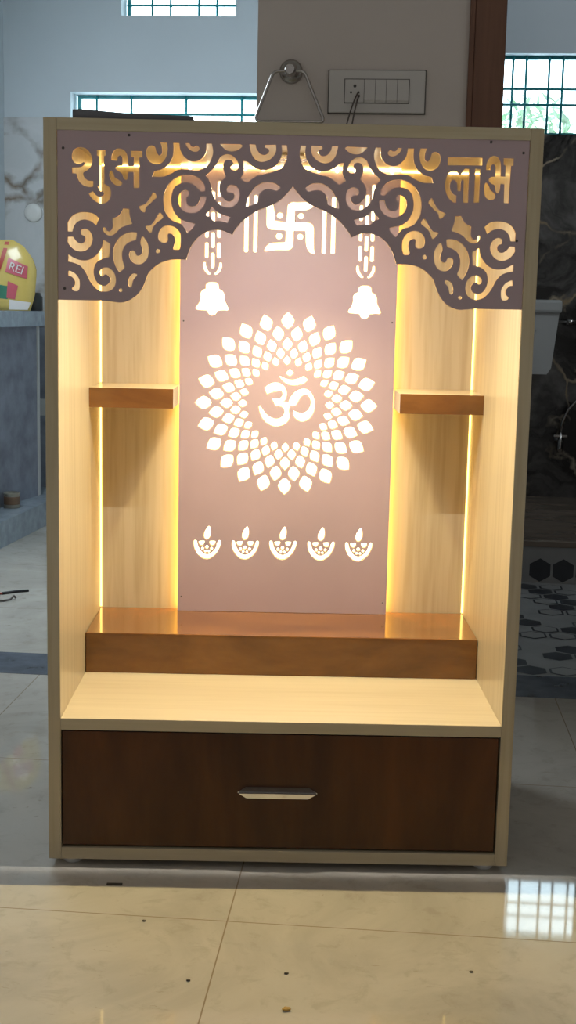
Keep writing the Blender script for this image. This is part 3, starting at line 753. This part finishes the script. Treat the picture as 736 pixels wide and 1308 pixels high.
# ================================================================== THE CABINET
B0 = 0.014                      # the feet lift the cabinet off the tiles
H = 0.38
T = 0.0206
I = H - T
TOP = 1.1855 + B0
SH1, SH0 = 0.242 + B0, 0.2223 + B0
BACK = 0.470
PLZ = 0.317 + B0
cab = thing('temple_cabinet', 'cream and mauve home temple cabinet with glowing cut-outs and a brown drawer', 'cabinet', (0, 0.24, 0))

MB().box(-H, -I, 0, 0.49, B0, TOP, 0.0012).build('side_panel', LAMINATE, cab)
MB().box(I, H, 0, 0.49, B0, TOP, 0.0012).build('side_panel', LAMINATE, cab)
MB().box(-I, I, 0.0, 0.49, 1.1673 + B0, TOP, 0.001).build('top_panel', LAMINATE_H, cab)
MB().box(-I, I, 0.0, 0.49, B0, B0 + 0.020, 0.001).build('bottom_panel', LAMINATE_H, cab)
MB().box(-I, I, 0.0, BACK, SH0, SH1, 0.001).build('base_shelf', LAMINATE_H, cab)
MB().box(-I, I, BACK, 0.49, B0 + 0.020, 1.1673 + B0).build('back_panel', LAMINATE, cab)

# drawer with its chrome handle
dr = MB().box(-I + 0.0015, I - 0.0025, 0.004, 0.022, B0 + 0.0235, SH0 - 0.003, 0.001) \
    .box(-I + 0.015, I - 0.015, 0.022, 0.43, B0 + 0.035, SH0 - 0.03).build('drawer', WALNUT, cab)
hz = 0.1345
hx = -0.004
m = MB()
prof = [(-0.066, 0.0), (-0.052, 0.0095), (0.052, 0.0095), (0.066, 0.0), (0.052, -0.0095), (-0.052, -0.0095)]
m.prism([(hx + a, hz + b) for a, b in prof], 'y', 0.0005, 0.0038, CHROME)
hd = m.build('handle', CHROME, dr)
hd['label'] = 'chrome handle'
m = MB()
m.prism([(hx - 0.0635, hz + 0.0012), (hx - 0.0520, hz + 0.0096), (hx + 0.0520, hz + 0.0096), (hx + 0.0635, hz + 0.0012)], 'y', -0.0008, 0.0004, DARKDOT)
m.build('handle_dark_reflection', DARKDOT, dr)  # dark reflection on the handle's upper half, painted as a thin slab
m = MB()
m.prism([(hx - 0.064, hz + 0.0005), (hx + 0.064, hz + 0.0005), (hx + 0.050, hz - 0.0075), (hx - 0.050, hz - 0.0075)], 'y', -0.006, 0.0004, CHROME)
m.build('handle_grip', CHROME, dr)

# platform step at the back
MB().box(-I + 0.001, I - 0.001, 0.2648, BACK - 0.001, SH1, PLZ, 0.0015).build('platform', WALNUT_H, cab)['label'] = 'glossy brown step'

# side shelves: cream boards with a brown face
SZ1, SZ0 = 0.7591 + B0, 0.7234 + B0
for s in (-1, 1):
    xa, xb = sorted((s * 0.2065, s * I))
    sh = MB().box(xa, xb, 0.3255, BACK, SZ0, SZ1, 0.0008).build('wall_shelf', LAMINATE_H, cab)
    e = MB().box(xa, xb, 0.3232, 0.3255, SZ0, SZ1).build('shelf_face', WALNUT_H, sh)
    e['label'] = 'brown shelf face'

# feet
for fx in (-0.345, 0.345):
    for fy in (0.03, 0.45):
        MB().lathe([(0.014, 0.0), (0.016, 0.002), (0.016, B0 - 0.003), (0.013, B0)], (fx, fy, 0.0), 'z', 20).build('foot', RUBBER, cab)

# fascia: arched mauve board with writing and scrolls cut out
FY0, FY1 = 0.002, 0.0075
ZB = 0.9135 + B0
ZT = 1.1674 + B0
left = [(-I + 0.0006, ZB)]
pts = FASCIA_ARCH
arch = []
for i in range(len(pts) - 1):
    pass
half = smooth_loop([(-0.31, ZB + 0.12, 1), (-0.30, ZB, 1)] + [p for p in pts], 5)
# keep only the arch run from its start to the apex
start = min(range(len(half)), key=lambda k: abs(half[k][0] - pts[0][0]) + abs(half[k][1] - pts[0][1]))
apex = min(range(len(half)), key=lambda k: abs(half[k][0] - pts[-1][0]) + abs(half[k][1] - pts[-1][1]))
run = half[start:apex]
apx = (0.0, pts[-1][1])
outline = [(-I + 0.0006, ZT), (-I + 0.0006, ZB), (run[0][0] - 0.02, ZB)] + run + [apx] + [(-x, z) for x, z in reversed(run)] \
    + [(-run[0][0] + 0.02, ZB), (I - 0.0006, ZB), (I - 0.0006, ZT)]
holes = [smooth_loop(l) for l in FASCIA_TEXT]
for l in FASCIA_SCROLLS:
    s = smooth_loop(l)
    holes.append(s)
    holes.append([(-x, z) for x, z in reversed(s)])
fascia = cut_plate('fascia', outline, holes, FY0, FY1, MAUVE, MDF, cab)
fascia['label'] = 'mauve arched fascia with two cut-out words and scrolls'
for px, pz in ((-0.349, 0.945), (-0.350, 1.155), (0.350, 1.163), (0.346, 1.032), (0.300, 1.178), (-0.25, 1.176)):
    MB().lathe([(0.0022, 0.0), (0.0016, -0.0008)], (px, FY0, pz), 'y', 12).build('screw', DARKDOT, fascia)

# backlit mauve panel
PY0, PY1 = 0.447, 0.452
PW = 0.2052
holes = []
R0 = 0.1755
CZ = 0.741
rings = [(0, 0.1585, 0.0330, 0.0262), (1, 0.1350, 0.0300, 0.0236), (0, 0.1145, 0.0262, 0.0206), (1, 0.0978, 0.0222, 0.0176), (0, 0.0835, 0.0192, 0.0152)]
for off, rad, hh, ww in rings:
    for k in range(24):
        a = math.radians(15 * k + (7.5 if off else 0))
        loop = [(0, hh * 0.52, 1), (ww * 0.30, hh * 0.30), (ww * 0.5, hh * 0.02), (ww * 0.36, -hh * 0.27), (ww * 0.08, -hh * 0.47),
                (-ww * 0.08, -hh * 0.47), (-ww * 0.36, -hh * 0.27), (-ww * 0.5, hh * 0.02), (-ww * 0.30, hh * 0.30)]
        cx_, cz_ = rad * math.sin(a), CZ + rad * math.cos(a)
        rot = []
        for p in loop:
            x = p[0] * math.cos(a) + p[1] * math.sin(a)
            z = -p[0] * math.sin(a) + p[1] * math.cos(a)
            rot.append((cx_ + x, cz_ + z) + tuple(p[2:]))
        holes.append(smooth_loop(rot, 3))
holes += [smooth_loop(l) for l in OM]
holes += [smooth_loop(l) for l in SWASTIK]


def bar_hole(x0, x1, z0, z1):
    r = (x1 - x0) * 0.38
    return [(x0, z0 + r), (x0, z1 - r), (x0 + r * 0.3, z1 - r * 0.3), (x0 + r, z1), (x1 - r, z1), (x1 - r * 0.3, z1 - r * 0.3), (x1, z1 - r), (x1, z0 + r),
            (x1 - r * 0.3, z0 + r * 0.3), (x1 - r, z0), (x0 + r, z0), (x0 + r * 0.3, z0 + r * 0.3)]


for s in (-1, 1):
    for xa, xb in ((0.0600, 0.0690), (0.0770, 0.0862)):
        x0, x1 = sorted((s * xa, s * xb))
        holes.append(bar_hole(x0, x1, 1.0245, 1.131))
for bx, bz in BELL_AT:
    holes.append([(bx + x, bz + z) for x, z in smooth_loop(BELL)])
    hk = smooth_loop(CHAIN_HOOK)
    mid = -0.0002
    holes.append([(bx + x, bz + z) for x, z in hk])
    holes.append([(bx + 2 * mid - x, bz + z) for x, z in reversed(hk)])
    # chain links above the hook
    x0 = bx - 0.1453 + 0.1453
    zr = bz - BELL_AT[0][1]
    for k in range(4):
        dz = 0.0375 * k
        for xa, xb, za, zb in ((-0.1596, -0.1519, 1.0122, 1.0424), (-0.1374, -0.1290, 1.0122, 1.0424), (-0.1484, -0.1402, 0.9938, 1.0237)):
            if zb + dz > 1.165:
                continue
            ref = -0.1443
            holes.append(bar_hole(bx + xa - ref, bx + xb - ref, za + dz + zr, zb + dz + zr))
for dx, dz in DIYA_AT:
    for l in DIYA:
        holes.append([(dx + x, dz + z) for x, z in smooth_loop(l, 4)])
panel = cut_plate('backlit_panel', [(-PW, PLZ + 0.0005), (PW, PLZ + 0.0005), (PW, 1.1655 + B0), (-PW, 1.1655 + B0)], holes, PY0, PY1, MAUVE, MDF, cab, 0.0011)
panel['label'] = 'mauve panel with glowing cut-outs of om, lotus rings, bells and oil lamps'
MB().box(-PW + 0.0145, PW - 0.0145, PY1 + 0.001, PY1 + 0.004, PLZ + 0.004, 1.160 + B0).build('light_diffuser', ACRYLIC, panel)
for px, pz in ((-0.198, 0.895), (0.198, 0.355), (-0.198, 0.36), (0.198, 0.9)):
    MB().lathe([(0.0016, 0.0), (0.0012, -0.0007)], (px, PY0, pz), 'y', 12).build('screw', STEEL, panel)

# LED channels: beside the panel, in the two back corners, and along the panel's top
for s in (-1, 1):
    x0, x1 = sorted((s * (PW - 0.012), s * (PW - 0.009)))
    MB().box(x0, x1, PY1 + 0.006, BACK - 0.0005, PLZ + 0.001, 1.160 + B0).build('light_strip', LED, cab)
    a, b = s * I, s * (I - 0.003)
    MB().prism([(a, BACK - 0.003), (a, BACK), (b, BACK)], 'z', PLZ + 0.001, SZ0 - 0.001).build('light_strip', LEDSOFT, cab)
    MB().prism([(a, BACK - 0.003), (a, BACK), (b, BACK)], 'z', SZ1 + 0.001, 1.166 + B0).build('light_strip', LEDSOFT, cab)
    x0, x1 = sorted((s * (PW + 0.003), s * (I - 0.004)))
    MB().box(x0, x1, BACK - 0.003, BACK - 0.0003, 1.1648 + B0, 1.1670 + B0).build('light_strip', FILLBACK, cab)  # added fill strip, brightens the upper back wall and ceiling
m = MB()
m.box(-PW, PW, PY0 - 0.004, PY0 - 0.001, 1.1645 + B0, 1.1668 + B0, mat=LEDTOP)
for k in range(12):
    x = -PW + 0.017 + k * (2 * PW - 0.034) / 11
    m.lathe([(0.0035, 0.0), (0.0035, -0.003), (0.0015, -0.005)], (x, PY0 - 0.004, 1.1625 + B0), 'y', 10, mat=LEDDISC)
m.build('light_strip', LEDTOP, cab)

# added glowing strip, hidden behind the fascia's top edge, brightens the inside
MB().box(-I + 0.004, I - 0.004, 0.0085, 0.0165, 1.1655 + B0, 1.1672 + B0).build('light_strip', FILLFRONT, cab)

ad = bpy.data.lights.new('front_fill_lamp', 'AREA')  # added unseen area lamp behind the fascia, evens the light down the panel
ad.shape = 'RECTANGLE'
ad.size = 0.24
ad.size_y = 0.003
ad.energy = FILL_POWER
ad.color = FILL_COLOR
ao = bpy.data.objects.new('front_fill_lamp', ad)
ao.location = (0.0, 0.0102, 1.1635 + B0)
COL.objects.link(ao)
ao.parent = cab
bpy.context.view_layer.update()
ao.matrix_parent_inverse = cab.matrix_world.inverted()

# round ceiling spot inside the cabinet
DL = (0.0, 0.25, 1.1673 + B0)
dl = MB().lathe([(0.030, -0.0005), (0.030, -0.006), (0.026, -0.010), (0.019, -0.010), (0.019, -0.004)], DL, 'z', 32).build('downlight', CHROME, cab)
MB().lathe([(0.0185, -0.0045), (0.0185, -0.007)], DL, 'z', 28).build('light_disc', LEDDISC, dl)
ld = bpy.data.lights.new('downlight_lamp', 'SPOT')
ld.spot_size = math.radians(124)
ld.spot_blend = 1.0
ld.energy = DOWNLIGHT_POWER
ld.color = LED_COLOR
ld.shadow_soft_size = 0.012
lo = bpy.data.objects.new('downlight_lamp', ld)
lo.location = (DL[0], DL[1], DL[2] - 0.026)
lo.rotation_euler = Vector((0.0, -0.33, -1.0)).to_track_quat('-Z', 'Y').to_euler()
COL.objects.link(lo)
lo.parent = dl
lo.matrix_parent_inverse = dl.matrix_world.inverted()

# grey offcut lying on the cabinet's top
m = MB()
m.prism([(-0.337, TOP + 0.0003), (-0.337, TOP + 0.0135), (-0.325, TOP + 0.0145), (-0.245, TOP + 0.0095), (-0.155, TOP + 0.0078), (-0.151, TOP + 0.0003)], 'y', 0.012, 0.050)
tag(m.build('board_offcut', SLATE), 'thin dark grey offcut lying on top of the cream cabinet', 'offcut')

# ================================================================== ON THE HALL WALL
WB = 1.045
tr_ = thing('towel_ring', 'triangular chrome towel ring on a round mount on the hall wall', 'towel ring', (-0.097, WB, 1.46), xf=R)
MB(R).lathe([(0.027, 0.0), (0.027, -0.006), (0.022, -0.011), (0.014, -0.013), (0.013, -0.034), (0.010, -0.040)], (-0.097, WB, 1.459), 'y', 28).build('wall_mount', STEEL, tr_)
yr = WB - 0.026
loop = []
corners = [(-0.135, 1.456, 0.012), (-0.178, 1.345, 0.016), (-0.016, 1.345, 0.012), (-0.066, 1.458, 0.012)]
n = len(corners)
for i in range(n):
    p = Vector(corners[i][:2])
    a = (Vector(corners[i - 1][:2]) - p).normalized()
    b = (Vector(corners[(i + 1) % n][:2]) - p).normalized()
    rr = corners[i][2]
    for k in range(6):
        s = k / 5
        q = (p + a * rr) * (1 - s) ** 2 + p * 2 * s * (1 - s) + (p + b * rr) * s ** 2
        loop.append((q.x, yr, q.y))
MB(R).tube(loop, 0.0036, 10, closed=True).build('ring', STEEL, tr_)

sb = thing('switch_board', 'grey wall switch plate with a socket and rocker switches beside the towel ring', 'switch board', (0.10, WB, 1.415), xf=R)
MB(R).box(-0.0115, 0.2125, WB - 0.004, WB, 1.3665, 1.4645, 0.0015).build('back_plate', SWITCHD, sb)
MB(R).box(-0.009, 0.210, WB - 0.011, WB - 0.004, 1.369, 1.462, 0.002).build('face_plate', SWITCHP, sb)
MB(R).box(0.026, 0.175, WB - 0.0118, WB - 0.011, 1.389, 1.4435).build('module_gap', SWITCHD, sb)
soc = MB(R).box(0.028, 0.0715, WB - 0.014, WB - 0.0118, 1.391, 1.4415, 0.001).build('socket', SWITCHP, sb)
for hx_, hz_, hr in ((0.0505, 1.427, 0.0036), (0.0420, 1.413, 0.0026), (0.0590, 1.413, 0.0026), (0.060, 1.4045, 0.0024)):
    MB(R).lathe([(hr, 0.0), (hr, -0.0006)], (hx_, WB - 0.014, hz_), 'y', 14).build('socket_hole', BLACKJAR, soc)
for k, (a, b) in enumerate(((0.0725, 0.0965), (0.0975, 0.1215), (0.1225, 0.1465), (0.1475, 0.1730))):
    sw = MB(R).prism([(WB - 0.0118, 1.391), (WB - 0.0135, 1.391), (WB - 0.0165, 1.396), (WB - 0.0140, 1.4415), (WB - 0.0118, 1.4415)], 'x', a, b).build('rocker_switch', SWITCHP, sb)

cd = thing('wire', 'two loose brown wire ends pushed into the wall socket, hanging down behind the cabinet', 'wire', (0.05, WB - 0.016, 1.36), xf=R)
for xs, xe in ((0.0585, 0.020), (0.0605, 0.037)):
    pth = []
    for k in range(11):
        s = k / 10
        pth.append((xs + (xe - xs) * s ** 0.8, WB - 0.0155 - 0.022 * math.sin(math.pi * min(1, s * 1.1)) - 0.004, 1.4125 - (0.0 if xs < 0.06 else 0.007) - 0.14 * s))
    pth = [(xs, WB - 0.0148, pth[0][2] + 0.001)] + pth[1:]
    MB(R).tube(pth, 0.0017, 8).build('strand', CORD, cd)

# ================================================================== BATHROOM
ci = thing('toilet_cistern', 'white wall-hung toilet cistern on the black marble bathroom wall', 'cistern', (0.68, KB, 0.665), xf=R)
m = MB(R)
m.prism([(0.515, 0.93), (0.845, 0.93), (0.838, 0.86), (0.822, 0.700), (0.805, 0.672), (0.555, 0.672), (0.538, 0.700), (0.522, 0.86)], 'y', KB - 0.135, KB - 0.001)
m.build('tank', CERAMIC, ci)
MB(R).box(0.505, 0.855, KB - 0.148, KB - 0.001, 0.93, 0.985, 0.012).build('lid', CERAMIC, ci)
MB(R).prism([(0.64, 0.872), (0.76, 0.872), (0.755, 0.858), (0.645, 0.858)], 'y', KB - 0.141, KB - 0.135).build('flush_lever', CERAMIC, ci)
wp = thing('water_inlet', 'grey angle valve with pipe feeding the toilet cistern from the right', 'valve', (0.95, KB, 0.88), xf=R)
MB(R).tube([(0.846, KB - 0.06, 0.895), (0.90, KB - 0.06, 0.893), (1.02, KB - 0.06, 0.888)], 0.007, 8).build('pipe', STEEL, wp)
MB(R).lathe([(0.013, 0.0), (0.013, 0.025), (0.009, 0.03), (0.009, 0.05)], (0.885, KB - 0.06, 0.893), 'x', 14).build('valve_nut', STEEL, wp)
MB(R).lathe([(0.018, 0.0), (0.018, -0.006), (0.010, -0.008), (0.010, -0.06)], (0.955, KB, 0.80), 'y', 16).box(0.943, 0.967, KB - 0.075, KB - 0.045, 0.785, 0.89, 0.003).build('valve_body', STEEL, wp)
tp = thing('wall_tap', 'small steel tap with a curved hose low on the black marble wall', 'tap', (0.888, KB, 0.36), xf=R)
MB(R).lathe([(0.022, 0.0), (0.022, -0.005), (0.011, -0.007), (0.011, -0.05)], (0.888, KB, 0.385), 'y', 16).build('tap_flange', STEEL, tp)
MB(R).lathe([(0.012, 0.0), (0.014, 0.012), (0.014, 0.05), (0.009, 0.055), (0.009, 0.085)], (0.888, KB - 0.055, 0.335), 'z', 16).build('tap_body', STEEL, tp)
MB(R).box(0.858, 0.918, KB - 0.063, KB - 0.047, 0.398, 0.410, 0.003).build('tap_handle', STEEL, tp)
MB(R).tube([(0.888, KB - 0.055, 0.42), (0.895, KB - 0.055, 0.47), (0.915, KB - 0.055, 0.52), (0.955, KB - 0.055, 0.565), (1.02, KB - 0.055, 0.60)], 0.007, 8).build('hose', STEEL, tp)

# tree outside the bathroom window
tree = thing('tree', 'leafy green tree outside the bathroom window', 'tree', (0.95, 6.6, 0.0), xf=R)
MB(R).tube([(0.95, 6.6, 0.0), (0.96, 6.6, 1.2), (0.98, 6.6, 1.9), (1.0, 6.62, 2.1)], [0.06, 0.045, 0.03, 0.012], 8).build('trunk', BARK, tree)
m = MB(R)
rl = random.Random(9)
for k in range(260):
    a, b = rl.uniform(0, 2 * math.pi), rl.uniform(-1, 1)
    q = rl.random() ** 0.33
    c = Vector((0.985 + 0.27 * q * math.cos(a) * math.sqrt(1 - b * b), 6.6 + 0.35 * q * math.sin(a) * math.sqrt(1 - b * b), 2.09 + 0.20 * q * b + 0.05 * math.sin(5 * a)))
    d = Vector((rl.gauss(0, 1), rl.gauss(0, 1), rl.gauss(-0.4, 1))).normalized()
    e = d.orthogonal().normalized()
    L, Wd = rl.uniform(0.04, 0.075), rl.uniform(0.012, 0.02)
    m.bm.faces.new([m.bm.verts.new(c - d * L), m.bm.verts.new(c + e * Wd), m.bm.verts.new(c + d * L), m.bm.verts.new(c - e * Wd)])
m.build('foliage', LEAF, tree)

# ================================================================== KITCHEN
kc = thing('kitchen_counter', 'grey stone kitchen counter on a low plinth at the left edge', 'counter', (-1.44, 2.7, 0), xf=R)
MB(R).prism([(-1.574, 1.9), (-1.345, 1.9), (-1.275, 3.30), (-1.275, KB - 0.013), (-1.574, KB - 0.013)], 'z', 0.0, 0.10).build('plinth', COUNTERSTONE, kc)
MB(R).prism([(-1.50, 2.0), (-1.475, 2.0), (-1.421, 3.0), (-1.366, 3.37), (-1.390, 3.37), (-1.445, 3.0)], 'z', 0.10, 0.83).build('front_panel', GRANITE, kc)
MB(R).prism([(-1.387, 3.37), (-1.362, 3.37), (-1.360, 3.395), (-1.387, 3.395)], 'z', 0.10, 0.83).build('panel_trim', WHITEP, kc)
MB(R).box(-1.574, -1.43, 3.20, 3.22, 0.10, 0.83).build('support_slab', GRANITE, kc)
MB(R).prism([(-1.574, 1.9), (-1.395, 1.9), (-1.325, 3.30), (-1.325, 3.42), (-1.574, 3.42)], 'z', 0.83, 0.892).build('counter_top', COUNTERSTONE, kc)

pk = thing('snack_packet', 'yellow snack packet with red stripe and red logo standing on the kitchen counter', 'packet', (-1.435, 3.17, 0.892), xf=R)
bm = MB(R)
NU, NV = 14, 12
out = [(-0.150, 0.0), (-0.150, 0.285), (0.03, 0.275), (0.075, 0.262), (0.118, 0.205), (0.128, 0.16), (0.120, 0.06), (0.098, 0.0)]


def edge_x(v):
    rt = [(0.0, 0.100), (0.06, 0.122), (0.16, 0.130), (0.205, 0.118), (0.262, 0.075), (0.285, 0.03)]
    for (z0, x0), (z1, x1) in zip(rt, rt[1:]):
        if z0 <= v <= z1:
            return x0 + (x1 - x0) * (v - z0) / (z1 - z0)
    return 0.03


front, backv = {}, {}
for j in range(NV + 1):
    z = 0.283 * j / NV
    xr = edge_x(z)
    for i in range(NU + 1):
        x = -0.150 + (xr + 0.150) * i / NU
        s = (math.sin(math.pi * i / NU) * math.sin(math.pi * min(1, 0.12 + 0.88 * j / NV))) ** 0.6 if 0 < i < NU and j < NV else 0.0
        bul = 0.038 * s + 0.002 * math.sin(17 * x + 30 * z)
        front[i, j] = bm.bm.verts.new((-1.435 + x, 3.17 - bul - 0.002, 0.8925 + z))
        backv[i, j] = bm.bm.verts.new((-1.435 + x, 3.17 + bul + 0.002, 0.8925 + z))
for j in range(NV):
    for i in range(NU):
        bm.bm.faces.new((front[i, j], front[i + 1, j], front[i + 1, j + 1], front[i, j + 1])).smooth = True
        bm.bm.faces.new((backv[i, j], backv[i, j + 1], backv[i + 1, j + 1], backv[i + 1, j])).smooth = True
ringk = [(i, 0) for i in range(NU)] + [(NU, j) for j in range(NV)] + [(i, NV) for i in range(NU, 0, -1)] + [(0, j) for j in range(NV, 0, -1)]
for a, b in zip(ringk, ringk[1:] + ringk[:1]):
    bm.bm.faces.new((front[a], backv[a], backv[b], front[b]))
bag = bm.build('bag', PACK, pk)


def on_bag(u, z):
    xr = edge_x(z)
    i = (u + 0.150) / (xr + 0.150)
    j = z / 0.283
    s = max(0.0, math.sin(math.pi * i) * math.sin(math.pi * min(1, 0.12 + 0.88 * j))) ** 0.6
    return Vector((-1.435 + u, 3.17 - 0.038 * s - 0.0045, 0.8925 + z))


def strip(name, pts, w, mat):
    """a printed band following the bag's front"""
    m = MB(R)
    prev = None
    for (u, z) in pts:
        a, b = on_bag(u - w / 2, z), on_bag(u + w / 2, z)
        va, vb = m.bm.verts.new(a), m.bm.verts.new(b)
        if prev:
            m.bm.faces.new((prev[0], prev[1], vb, va)).smooth = True
        prev = (va, vb)
    return m.build(name, mat, pk)


strip('red_stripe', [(0.012, 0.276), (0.006, 0.24), (-0.004, 0.20), (-0.018, 0.16), (-0.034, 0.13), (-0.046, 0.10), (-0.05, 0.06), (-0.046, 0.02)], 0.017, PACKRED)


def patch(name, quad, mat, lift=0.0):
    m = MB(R)
    G = 6
    vv = {}
    for j in range(G + 1):
        for i in range(G + 1):
            s, t = i / G, j / G
            u = (quad[0][0] * (1 - s) + quad[1][0] * s) * (1 - t) + (quad[3][0] * (1 - s) + quad[2][0] * s) * t
            z = (quad[0][1] * (1 - s) + quad[1][1] * s) * (1 - t) + (quad[3][1] * (1 - s) + quad[2][1] * s) * t
            p = on_bag(u, z)
            p.y -= lift
            vv[i, j] = m.bm.verts.new(p)
    for j in range(G):
        for i in range(G):
            m.bm.faces.new((vv[i, j], vv[i + 1, j], vv[i + 1, j + 1], vv[i, j + 1])).smooth = True
    return m.build(name, mat, pk)


patch('logo_patch', [(0.012, 0.155), (0.095, 0.128), (0.100, 0.178), (0.022, 0.212)], PACKPINK)
patch('green_print', [(-0.034, 0.050), (0.018, 0.045), (0.020, 0.098), (-0.028, 0.105)], PACKGREEN)
patch('picture_print', [(0.014, 0.050), (0.048, 0.045), (0.062, 0.100), (0.022, 0.118)], PACKPINK, 0.0006)
patch('clear_corner', [(0.020, 0.004), (0.094, 0.004), (0.108, 0.034), (0.024, 0.044)], PACKWHITE)
pc = on_bag(0.056, 0.168)
tilt = Matrix.Translation(Vector((pc.x, pc.y - 0.0045, pc.z))) @ Matrix.Rotation(math.radians(90), 4, 'X') @ Matrix.Rotation(math.radians(-20), 4, 'Z') @ Matrix.Rotation(math.radians(10), 4, 'Y')
text_mesh('logo_text', 'REI', 0.046, 0.0006, PACKWHITE, pk, R @ tilt)

tag(MB(R).lathe([(0.036, 0.0), (0.038, 0.004), (0.038, 0.058), (0.030, 0.066), (0.030, 0.074), (0.027, 0.076)], (-1.365, 3.33, 0.892), 'z', 24).build('jar', BLACKJAR),
    'small black jar behind the yellow snack packet on the kitchen counter', 'jar')
tn = thing('tin', 'small open metal tin with brown band standing on the counter plinth', 'tin', (-1.372, 2.96, 0.10), xf=R)
MB(R).lathe([(0.030, 0.0), (0.032, 0.003), (0.032, 0.055), (0.034, 0.058), (0.034, 0.062), (0.030, 0.062), (0.029, 0.058)], (-1.374, 3.02, 0.1005), 'z', 24).build('can', TIN, tn)
MB(R).lathe([(0.0325, 0.014), (0.0328, 0.016), (0.0328, 0.044), (0.0325, 0.046)], (-1.374, 3.02, 0.1005), 'z', 24).build('band', TINLABEL, tn)

tag(MB(R).lathe([(0.040, 0.0), (0.040, -0.006), (0.036, -0.010), (0.02, -0.012)], (-1.450, KB - 0.012, 1.318), 'y', 28).build('round_cap', WHITEP),
    'round white cap on the veined kitchen wall tiles', 'cap')
sk = thing('wall_socket', 'small white socket plate low on the kitchen wall beyond the counter', 'socket', (-1.385, KB - 0.012, 0.47), xf=R)
MB(R).box(-1.440, -1.372, KB - 0.020, KB - 0.0125, 0.425, 0.500, 0.003).build('face_plate', WHITEP, sk)
MB(R).box(-1.425, -1.388, KB - 0.023, KB - 0.020, 0.445, 0.480, 0.002).build('rocker_switch', WHITEP, sk)

# wire offcuts on the floor of the kitchen
tag(MB(R).tube([(-1.20, 1.83, 0.004), (-1.12, 1.86, 0.004), (-1.065, 1.90, 0.004)], 0.0035, 8, CORDRED)
    .tube([(-1.065, 1.90, 0.004), (-1.03, 1.935, 0.004), (-0.995, 1.955, 0.004)], 0.0045, 8, CORDBLK).build('wire_offcut'),
    'red wire offcut with black end on the kitchen floor', 'wire')
tag(MB(R).tube([(-1.20, 1.775, 0.004), (-1.09, 1.80, 0.004), (-1.03, 1.80, 0.004), (-1.012, 1.812, 0.006), (-1.008, 1.84, 0.012), (-1.006, 1.85, 0.004)], 0.0035, 8, CORD).build('wire_offcut'),
    'grey hooked wire offcut lying nearest the hall on the kitchen floor', 'wire')

# specks on the floor in front of the cabinet
from_px = [(0.0112,-0.4274), (-0.2034,-0.1856), (-0.1238,-0.3558), (0.0117,-0.3327), (0.2732,-0.3201)]


def crumb(x, y, r, mat, seed, flat=0.6):
    m = MB()
    g = random.Random(seed)
    rr = bmesh.ops.create_icosphere(m.bm, subdivisions=2, radius=r)
    for v in rr['verts']:
        k = 1 + g.uniform(-0.22, 0.22)
        v.co = Vector((x + v.co.x * k * 1.3, y + v.co.y * k, max(0.0002, r * flat + v.co.z * k * flat)))
    return m.build('crumb', mat)


tag(crumb(*from_px[0], 0.0042, CRUMB, 3), 'yellow glue crumb on the floor tile at the bottom edge', 'crumb')
names = ['dark crumb just below the tile joint, left of the long floor seam',
         'dark crumb nearest the long floor seam, left of the yellow crumb',
         'dark crumb on the front tile right of the long floor seam',
         'dark crumb at the lower right of the front tile, beside the window reflection']
for q, (xy, nm) in enumerate(zip(from_px[1:], names)):
    tag(crumb(*xy, 0.0022, GRIT, 20 + q), nm, 'crumb', 'specks on the floor')
chip = MB()
chip.box(-0.2762, -0.2509, -0.0665, -0.0605, 0.0003, 0.0022, 0.0005)
tag(chip.build('wood_chip', GRIT), 'flat dark wood chip lying under the left front of the cabinet', 'chip')
